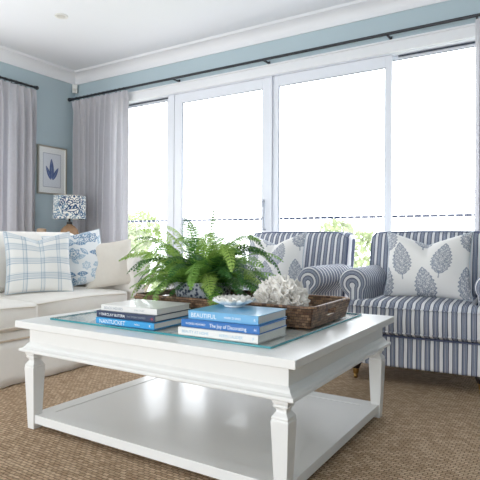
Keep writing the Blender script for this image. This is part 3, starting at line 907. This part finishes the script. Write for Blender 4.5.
# ------------------------------------------------------------------ books
def text_obj(s, height, maxw, xa, y, zc, matl, parent, name='title', align='LEFT', italic=0, xs=1):
    cu = bpy.data.curves.new('t', 'FONT'); cu.body = s; cu.size = 1; cu.extrude = 0.0; cu.align_x = 'LEFT'
    cu.shear = italic
    to = bpy.data.objects.new('t', cu); COL.objects.link(to)
    bpy.context.view_layer.update()
    dg = bpy.context.evaluated_depsgraph_get()
    me = bpy.data.meshes.new_from_object(to.evaluated_get(dg))
    bpy.data.objects.remove(to)
    co = np.array([v.co[:] for v in me.vertices]); 
    x0, x1, y0, y1 = co[:, 0].min(), co[:, 0].max(), co[:, 1].min(), co[:, 1].max()
    sc = height/(.72); sx = sc*xs
    if (x1-x0)*sx > maxw: sx = maxw/(x1-x0)
    X = (co[:, 0]-x0)*sx + xa
    if align == 'RIGHT': X = (co[:, 0]-x1)*sx + xa
    Z = (co[:, 1]-.36)*sc + zc
    for i, v in enumerate(me.vertices): v.co = (X[i], y, Z[i])
    return link(name, me, matl, parent)
def book(label, w, d, t, loc, rz, cov, texts, group=None):
    b_ = thing('book', label, 'book', loc, rz, group)
    m = MB(); c = .0028
    # near-left-bottom corner of spine at the local origin; spine along +x on the -y side
    m.box(0, w, .0, d, 0, c).box(0, w, 0, d, t-c, t).box(0, w, 0, c, c, t-c)
    m.build('cover', cov, b_, bevel=.0009)
    m = MB(); m.box(.004, w-.004, c, d-.005, c, t-c); m.build('pages', M['pages'], b_)
    for (s, hh, mw, xa, zc, mt, al, it) in texts:
        text_obj(s, hh, mw, xa, -.0006, zc, mt, b_, align=al, italic=it)
    return b_
z = GZ+.0008
t1 = .0265
book('bright blue book lettered NANTUCKET, lowest of the left stack', .318, .245, t1, (-1.676, 1.531, z), R_(1.5), M['b_cyan'],
     [('NANTUCKET', .0175, .165, .022, t1/2, M['ink_w'], 'LEFT', 0), ('MERRILL', .006, .05, .215, t1/2, M['ink_w'], 'LEFT', 0), ('R', .010, .02, .300, t1/2, M['ink_w'], 'RIGHT', 0)])
z += t1+.0006; t2 = .0265
book('navy book with white lettering, middle of the left stack', .318, .240, t2, (-1.682, 1.540, z), R_(2), M['b_navy'],
     [('BARCLAY BUTERA', .0115, .130, .030, t2/2, M['ink_w'], 'LEFT', 0), ('PAST PRESENT INSPIRED', .0065, .105, .172, t2/2, M['ink_g'], 'LEFT', 0), ('*', .014, .02, .016, t2/2-.003, M['ink_w'], 'LEFT', 0), ('*', .02, .02, .308, t2/2-.005, M['ink_r'], 'RIGHT', 0)])
z += t2+.0006; t3 = .0245
book('white glossy book with pale lettering, topmost of the left stack', .302, .232, t3, (-1.668, 1.552, z), R_(2.5), M['b_white'],
     [('BEACH HOUSES', .0105, .135, .020, t3/2, M['ink_g'], 'LEFT', 0), ('SMALL COAST', .006, .09, .185, t3/2, M['ink_g'], 'LEFT', 0)])
zL = z+t3
z = GZ+.0008; t1 = .0290
book('white book with pale blue lettering, lowest of the right stack', .345, .225, t1, (-1.226, 1.524, z), R_(1), M['b_white'],
     [('BEAUTY AT HOME', .0105, .140, .020, t1/2, M['ink_b'], 'LEFT', 0), ('AERIN LAUDER', .0105, .115, .185, t1/2, M['ink_b'], 'LEFT', 0), ('P', .010, .02, .330, t1/2, M['ink_b'], 'RIGHT', 0)])
z += t1+.0006; t2 = .0285
book('cobalt blue book titled The Joy of Decorating, middle of the right stack', .335, .225, t2, (-1.218, 1.533, z), R_(1.8), M['b_blue'],
     [('PHOEBE HOWARD', .0075, .090, .022, t2/2, M['ink_w'], 'LEFT', 0), ('The Joy of Decorating', .0135, .155, .128, t2/2, M['ink_w'], 'LEFT', 0), ('H', .010, .02, .322, t2/2, M['ink_w'], 'RIGHT', 0)])
z += t2+.0006; t3 = .0320
book('sky blue book lettered BEAUTIFUL, topmost of the right stack under the white flower dish', .300, .235, t3, (-1.196, 1.548, z), R_(1.8), M['b_sky'],
     [('BEAUTIFUL', .0165, .130, .014, t3/2, M['ink_w'], 'LEFT', 0), ('MARK D SIKES', .008, .095, .160, t3/2, M['ink_w'], 'LEFT', 0), ('R', .010, .02, .290, t3/2, M['ink_w'], 'RIGHT', 0)])
zR = z+t3

# lotus dish
dish = thing('flower_dish', 'white scalloped flower shaped dish on top of the sky blue book', 'dish', (-1.105, 1.755-.03, zR+.0008))
def petal_ring(mb, n, r0, r1, z0, z1, wid, ph, curl):
    for k in range(n):
        a = 2*math.pi*(k+ph)/n; ca, sa = math.cos(a), math.sin(a)
        def fn(u, w):
            s = (u-.5)*2; r = r0+(r1-r0)*w
            ww = wid*(math.sin(math.pi*min(1, (.12+.80*w)))**.6)
            x = r - abs(s)**2*.006; y = s*ww
            zz = z0+(z1-z0)*(w**1.6) + curl*s*s*.006
            return (x*ca-y*sa, x*sa+y*ca, zz)
        v, f = grid_mesh(fn, 7, 8); nb = len(v)
        v2 = [(x, y, zz+.0035) for (x, y, zz) in v]
        mb.add(v, [tuple(reversed(q)) for q in f]); mb.add(v2, f)
        nn = len(mb.v)-2*nb
        # rim
        bd = [i for i in range(7)] + [7*j+6 for j in range(1, 8)] + [49+i for i in range(5, -1, -1)] + [7*j for j in range(6, 0, -1)]
        for i in range(len(bd)):
            a1, b1 = bd[i], bd[(i+1) % len(bd)]
            mb.f.append((nn+a1, nn+b1, nn+nb+b1, nn+nb+a1))
m = MB()
m.lathe([(.036, 0), (.040, .003), (.038, .008), (.030, .012), (.010, .0125)], n=32)
petal_ring(m, 11, .022, .088, .004, .026, .027, 0, 1.2)
petal_ring(m, 11, .020, .070, .007, .033, .023, .5, 1.2)
m.build('dish_petals', M['white'], dish, smooth=True)

# ------------------------------------------------------------------ tray, pot, fern, coral
tr = thing('rattan_tray', 'dark brown woven rattan tray with cut-out handles on the table', 'tray', (-1.312, 2.100, GZ+.0008), R_(1))
tw, td, thh = .475, .225, .080
m = MB(); m.box(-tw+.02, tw-.02, -td+.02, td-.02, 0, .012); m.build('tray_floor', M['rattan'], tr)
def slab(mb, P, n, t):
    # thick quad: P 4 points, n normal offset
    n = Vector(n).normalized()*t; P = [Vector(p) for p in P]
    mb.add(P+[p+n for p in P], [(0, 3, 2, 1), (4, 5, 6, 7), (0, 1, 5, 4), (1, 2, 6, 5), (2, 3, 7, 6), (3, 0, 4, 7)])
fl = .018
def side_wall(name, a, b, out, hole):
    # a,b bottom corners (2d), out = outward dir; slot handle
    a, b, out = Vector(a), Vector(b), Vector(out); m = MB(); d = (b-a); L = d.length; d = d/L
    def pt(s, z):  # s along in metres, z up
        k = z/thh; return a + d*(s + (fl*k*(2*s/L-1))) + out*fl*k + Vector((0, 0, z))
    def q(s0, s1, z0, z1): slab(m, [pt(s0, z0), pt(s1, z0), pt(s1, z1), pt(s0, z1)], -out, .010)
    if hole:
        h0, h1 = L/2-.045, L/2+.045; za, zb = thh*.45, thh*.80
        q(0, h0, 0, thh); q(h1, L, 0, thh); q(h0, h1, 0, za); q(h0, h1, zb, thh)
    else: q(0, L, 0, thh)
    m.build(name, M['rattan'], tr)
c0, c1, c2, c3 = (-tw+.02, -td+.02, 0), (tw-.02, -td+.02, 0), (tw-.02, td-.02, 0), (-tw+.02, td-.02, 0)
side_wall('side', c0, c1, (0, -1, 0), False); side_wall('side', c1, c2, (1, 0, 0), True)
side_wall('side', c2, c3, (0, 1, 0), False); side_wall('side', c3, c0, (-1, 0, 0), True)
e = .014
pts = []
cs = [(-tw+.02-fl, -td+.02-fl), (tw-.02+fl, -td+.02-fl), (tw-.02+fl, td-.02+fl), (-tw+.02-fl, td-.02+fl)]
for i in range(4):
    a, b_ = Vector(cs[i]), Vector(cs[(i+1) % 4])
    for t in range(12):
        p = a.lerp(b_, (t+.5)/12); pts.append((p.x*(1-.008), p.y*(1-.014), thh+.003))
MB().tube(pts, .0085, 8, closed=True).build('rim', M['rattan'], tr, smooth=True)
TZ = GZ+.0008+.0125

fern = thing('potted_fern', 'bushy green fern in a blue speckled pot in the tray', 'plant', (-1.54, 2.115, TZ))
MB().lathe([(.100, 0), (.108, .004), (.135, .06), (.150, .125), (.152, .135), (.146, .136), (.140, .120), (.05, .118)], n=48).build('pot', M['speckle'], fern, smooth=True)
MB().lathe([(.02, .117), (.139, .1165), (.137, .124), (.06, .130), (.0, .131)], n=32).build('soil', M['soil'], fern, smooth=True)
rng = random.Random(21)
def frond(name, az, el, L, droop, matl, wid=.030, r0=.05, dens=1.0):
    n = int(16*dens*L/.3)+4; m = MB()
    base = Vector((r0*math.cos(az), r0*math.sin(az), .125))
    d = Vector((math.cos(az)*math.cos(el), math.sin(az)*math.cos(el), math.sin(el)))
    p = base.copy(); pts = [p.copy()]; dirs = [d.copy()]; step = L/n
    side_drift = rng.uniform(-.5, .5)
    for i in range(n):
        t = i/n
        d = (d + Vector((0, 0, -1))*droop*(.82 if r0 < .06 else 1)*step*(0.4+1.6*t) + Vector((-math.sin(az), math.cos(az), 0))*side_drift*step).normalized()
        p = p + d*step
        if p.z < .055 and math.hypot(p.x, p.y) < .50: 
            p.z = .055+.0; d.z = max(d.z, -.02); d.normalize()
        pts.append(p.copy()); dirs.append(d.copy())
    m.tube(pts[::2]+[pts[-1]], .0012, 4)
    roll = rng.uniform(-.5, .5)
    for i in range(2, n+1):
        t = i/n; dd = dirs[i]; s0 = dd.cross(Vector((0, 0, 1)))
        if s0.length < .05: s0 = Vector((-math.sin(az), math.cos(az), 0))
        s0.normalize(); up = s0.cross(dd).normalized()
        s0 = (s0*math.cos(roll)+up*math.sin(roll)); up = s0.cross(dd)
        lw = wid*(math.sin(math.pi*min(1, .12+.86*t**.85))**.7)
        for sg in (-1, 1):
            dr_ = rng.uniform(0, .45)
            q = (s0*sg + dd*.45 - up*dr_).normalized()
            b0 = pts[i]; L2 = lw*rng.uniform(.85, 1.1); nl = max(3, int(L2/.0078))
            side = (dd - q*dd.dot(q)).normalized()
            for j in range(nl+1):
                tt = (j+.4)/(nl+1); c0_ = b0+q*L2*tt - up*.004*tt*tt
                if j == nl: m.add([c0_-side*.0016, c0_+q*.0075, c0_+side*.0016], [(0, 1, 2)]); continue
                ll = .0175*(1.05-.62*tt)
                for s2_ in (-1, 1):
                    e = (side*s2_+q*.45).normalized()
                    m.add([c0_-q*.002, c0_+e*ll*.55-q*.0024, c0_+e*ll, c0_+e*ll*.5+q*.0036], [(0, 1, 2, 3)])
    o = m.build(name, matl, fern)
    return o
for k in range(95):
    az = 2*math.pi*(k*.381966)+rng.uniform(-.2, .2)
    ring = k/95
    if ring < .33: el, L, dr = rng.uniform(.95, 1.4), rng.uniform(.30, .41), rng.uniform(4.2, 8)
    elif ring < .7: el, L, dr = rng.uniform(.5, .95), rng.uniform(.30, .41), rng.uniform(3.6, 6.5)
    else: el, L, dr = rng.uniform(.10, .5), rng.uniform(.24, .34), rng.uniform(2.5, 5)
    L *= 1.0+.06*abs(math.cos(az))
    frond('frond', az, el, L, dr, rng.choice([M['leaf'], M['leaf'], M['leaf2'], M['leaf2'], M['leaf3']]), wid=rng.uniform(.056, .076), r0=rng.uniform(.01, .10))
# a few strays that leave the clump
frond('frond', R_(30), 1.50, .37, .6, M['leaf'], .040, .02)
frond('frond', R_(205), 1.15, .50, 6.0, M['leaf'], .034, .04)
frond('frond', R_(10), 1.05, .50, 6.3, M['leaf2'], .030, .04)
frond('frond', R_(190), .75, .44, 3.0, M['leaf'], .045, .05)
frond('frond', R_(5), .45, .42, 2.6, M['leaf'], .050, .05)

cor = thing('coral', 'large white frilly coral ornament standing in the tray', 'ornament', (-1.057, 2.04, TZ), R_(20))
cor.scale = (.93, .93, 1.0)
m = MB(); rg = random.Random(4)
m.lathe([(.055, 0), (.075, .02), (.080, .05), (.060, .085), (.02, .10)], n=24)
def blade(mb, c, d, size, tw_):
    d = Vector(d).normalized(); s = d.orthogonal().normalized()
    s = (Matrix.Rotation(tw_, 3, d) @ s); nrm = d.cross(s)
    nr, na = 5, 17; ph = rg.uniform(0, 6); ph2 = rg.uniform(0, 6); vt = []; 
    for sgn in (1, -1):
        for i in range(nr):
            for j in range(na):
                a = (j/(na-1)-.5)*R_(110); r = size*(i/(nr-1))
                edge = 1+.15*math.sin(7*a+ph)+.15*math.sin(14*a+ph2)
                r2 = r*(edge if i == nr-1 else (1+(edge-1)*i/nr))
                wob = .16*r*math.sin(4.5*a+ph2)
                cc = (i/(nr-1))**2*size*.20
                th_ = .0028*(1.3-.6*i/(nr-1))
                p = Vector(c)+d*(r2*math.cos(a)*.95)+s*(r2*math.sin(a))+nrm*(wob+cc+sgn*th_)
                vt.append(tuple(p))
    f = []; B = nr*na
    for i in range(nr-1):
        for j in range(na-1):
            q = (i*na+j, i*na+j+1, (i+1)*na+j+1, (i+1)*na+j); f.append(q); f.append(tuple(x+B for x in reversed(q)))
    for j in range(na-1): f.append(((nr-1)*na+j, (nr-1)*na+j+1, B+(nr-1)*na+j+1, B+(nr-1)*na+j))
    for i in range(nr-1):
        f.append((i*na, (i+1)*na, B+(i+1)*na, B+i*na)); k = na-1
        f.append((i*na+k, (i+1)*na+k, B+(i+1)*na+k, B+i*na+k))
    mb.add(vt, f)
for k in range(130):
    u = (k+.5)/130; el = math.asin(-.02+1.0*u**.9); az = k*2.39996
    d = Vector((math.cos(az)*math.cos(el), math.sin(az)*math.cos(el), math.sin(el)))
    c = Vector((d.x*.078, d.y*.062, .045+d.z*.085))
    d2 = d+Vector((rg.gauss(0, .3), rg.gauss(0, .3), rg.gauss(0, .25)))
    if d2.z < -.1: d2.z = .1
    blade(m, c, d2, rg.uniform(.042, .064), rg.uniform(0, 6.28))
m.build('coral_branches', M['coral'], cor, smooth=False)

# ------------------------------------------------------------------ striped armchairs
def make_chair(label, loc, rz):
    c = thing('armchair', label, 'armchair', loc, rz, 'striped armchairs by the window')
    # local: front towards -y, x to the right
    V, F = rbox(.80, .78, .185, .018, m=10)
    MB().add(xf(V, (0, .415, .1925)), F).build('base', M['sx'], c, smooth=True)
    # piping between base and cushion
    MB().tube([(-.402, .60, .284), (-.402, .030, .284), (-.396, .022, .284), (.396, .022, .284), (.402, .030, .284), (.402, .60, .284)], .0055, 8).build('welt', M['piping'], c, smooth=True)
    # T shaped seat cushion
    w, d, h = .81, .70, .185
    def cd(x, y, z):
        k = min(1, max(0, (y+d/2-.105)/.035)); k = k*k*(3-2*k)
        x2 = x*(1-.245*k)
        fx = max(0, 1-(2*x/w)**2); fy = max(0, 1-(2*y/d)**2)
        z2 = z + (.026*fx**.5*fy**.5 if z > 0 else 0)
        y2 = y - (.020*fx**.5*(1-(2*z/h)**2) if y < 0 else 0)
        return (x2, y2, z2)
    V, F = rbox(w, d, h, .034, cd, m=22, k=6)
    cu = MB().add(xf(V, (0, d/2+.0, .290+h/2)), F).build('seat_cushion', M['sx'], c, smooth=True)
    for zz in (.290+.030, .290+h-.030):
        pts = [(s*.403, .09, zz) for s in (-1,)] + [(-.400, .025, zz)] + [(x/10*.37, -.004-.018*(1-(x/10)**2)**.5, zz+(.010 if zz > .4 else -.006)*1) for x in range(-10, 11)] + [(.400, .025, zz), (.403, .09, zz)]
        MB().tube(pts, .005, 6).build('piping', M['sx'], cu, smooth=True)
    # back rest
    def bd(x, y, z):
        fx = max(0, 1-(2*x/.90)**2); fz = max(0, 1-(2*z/.60)**2)
        y2 = y + (z+.3)*.20 - (.035*fx**.5*fz**.5 if y < 0 else 0)
        return (x, y2, z + .012*fx**.7*(1 if z > 0 else 0))
    V, F = rbox(.90, .17, .60, .060, bd, m=16, k=6)
    bk = MB().add(xf(V, (0, .70, .608)), F).build('backrest', M['sx'], c, smooth=True)
    # cord following the front edge of the back
    pts = []
    for i in range(0, 41):
        t = i/40; 
        if t < .3: x, z = -.438, -.20+(t/.3)*.45
        elif t < .7: x, z = -.41+(t-.3)/.4*.82, .292
        else: x, z = .438, .25-((t-.7)/.3)*.45
        q = bd(x*.99, -.066, z); pts.append((q[0], q[1]+.70-.006, q[2]+.608))
    MB().tube(pts, .0052, 6).build('piping', M['piping'], bk, smooth=True)
    # English roll arms, set back behind the T of the cushion
    pr = roll_arm(.7, .672, .088, .312, .11)
    for s in (-1, 1):
        am = arm_mesh(pr, .108, .74, s, .035, 'y', .20); a = am.build('arm', M['sy'], c, smooth=True)
        at = a.data.attributes.new('cloth_run', 'FLOAT', 'POINT'); at.data.foreach_set('value', am.run)
        ca, cz = .312+.088*.95, .672-.088
    # legs: front turned with brass casters, rear plain
    for s in (-1, 1):
        lg = MB().lathe([(.020, .062), (.024, .066), (.026, .074), (.034, .092), (.036, .100)], (s*.352, .055, 0), 20).build('leg', M['darkwood'], c, smooth=True)
        cs_ = MB().lathe([(.013, .028), (.017, .034), (.020, .060), (.022, .0625)], (s*.352, .055, 0), 20)
        cs_.add(*[q for q in (lambda vf: (xf(vf[0], (s*.352, .055, .0165), (0, R_(90), 0)), vf[1]))((lambda mm: (mm.v, mm.f))(MB().lathe([(.010, -.010), (.016, -.008), (.016, .008), (.010, .010)], n=20)))])
        cs_.build('caster', M['brass'], lg, smooth=True, label='brass caster')
        MB().lathe([(.016, .0), (.020, .01), (.026, .10)], (s*.33, .72, 0), 16).build('leg', M['brownwood'], c, smooth=True)
    return c
RC = make_chair('blue and white striped armchair at the right edge, nearest the curtain', (-.720, 3.040, 0), R_(3))
LC = copy_tree(RC); LC.location = (-1.830, 3.055, 0); LC.rotation_euler = (0, 0, R_(-1))
LC['label'] = 'blue and white striped armchair behind the fern and coral, left of the other armchair'
pillow('throw_pillow', 'white pillow with blue leafy medallions on the right striped armchair', .52, .435, .20, (-.710, 3.325, .488), R_(6), R_(17), pat_medallion, M['pil'], n=220, notch=.36, cord=M['pipe_w'])
pillow('throw_pillow', 'white pillow with blue leafy medallions on the left striped armchair', .47, .42, .18, (-1.825, 3.37, .490), R_(6), R_(17), lambda U, V: pat_medallion(U+.12, V-.05), M['pil'], n=220, notch=.40, cord=M['pipe_w'], roll=R_(2))

# ------------------------------------------------------------------ light: an overcast-bright sky, entering by the windows and an unseen wall opening sized for fill
w = bpy.data.worlds.new('sky'); SC.world = w; w.use_nodes = True; nt = w.node_tree
bg = nt.nodes['Background']
tc = nt.nodes.new('ShaderNodeTexCoord'); sp = nt.nodes.new('ShaderNodeSeparateXYZ'); nt.links.new(tc.outputs['Generated'], sp.inputs[0])
cr = nt.nodes.new('ShaderNodeValToRGB'); e = cr.color_ramp.elements
e[0].position = .0; e[0].color = (.60, .60, .60, 1); e[1].position = .5; e[1].color = (.93, .97, 1, 1)
q = e.new(.9); q.color = (.86, .92, 1, 1)
mr = nt.nodes.new('ShaderNodeMapRange'); mr.inputs['From Min'].default_value = -1; nt.links.new(sp.outputs[2], mr.inputs['Value'])
nt.links.new(mr.outputs[0], cr.inputs[0]); nt.links.new(cr.outputs[0], bg.inputs[0])
bg.inputs[1].default_value = 4.2
def portal(loc, rot, sx, sy):
    l = bpy.data.lights.new('portal', 'AREA'); l.shape = 'RECTANGLE'; l.size = sx; l.size_y = sy
    l.cycles.is_portal = True
    o = bpy.data.objects.new('portal', l); COL.objects.link(o); o.location = loc; o.rotation_euler = rot
portal(((OX0+OX1)/2, YW+.14, 1.2), (R_(-90), 0, 0), 4.5, 2.42)
portal((XL-.14, 1.92, 1.2), (0, R_(-90), 0), 2.36, 2.85)
portal((-1.9, YB-.14, 1.075), (R_(90), 0, 0), 4.6, 2.15)

# ------------------------------------------------------------------ camera
cam = bpy.data.cameras.new('camera'); co = bpy.data.objects.new('camera', cam); COL.objects.link(co)
cam.sensor_width = 36; cam.lens = 515/480*36
co.location = (0, 0, .85)
co.rotation_euler = (Matrix.Rotation(R_(32), 3, 'Z') @ Matrix.Rotation(R_(90), 3, 'X') @ Matrix.Rotation(R_(.3), 3, 'Z')).to_euler()
cam.shift_y = -.5/480
cam.clip_start = .05
SC.camera = co
vs = SC.view_settings; vs.view_transform = 'Standard'; vs.look = 'None'; vs.gamma = 1; vs.use_curve_mapping = False
vs.exposure = .46
SC.cycles.use_denoising = True
SC.cycles.max_bounces = 12; SC.cycles.diffuse_bounces = 7; SC.cycles.transparent_max_bounces = 16
SC.cycles.sample_clamp_indirect = 8
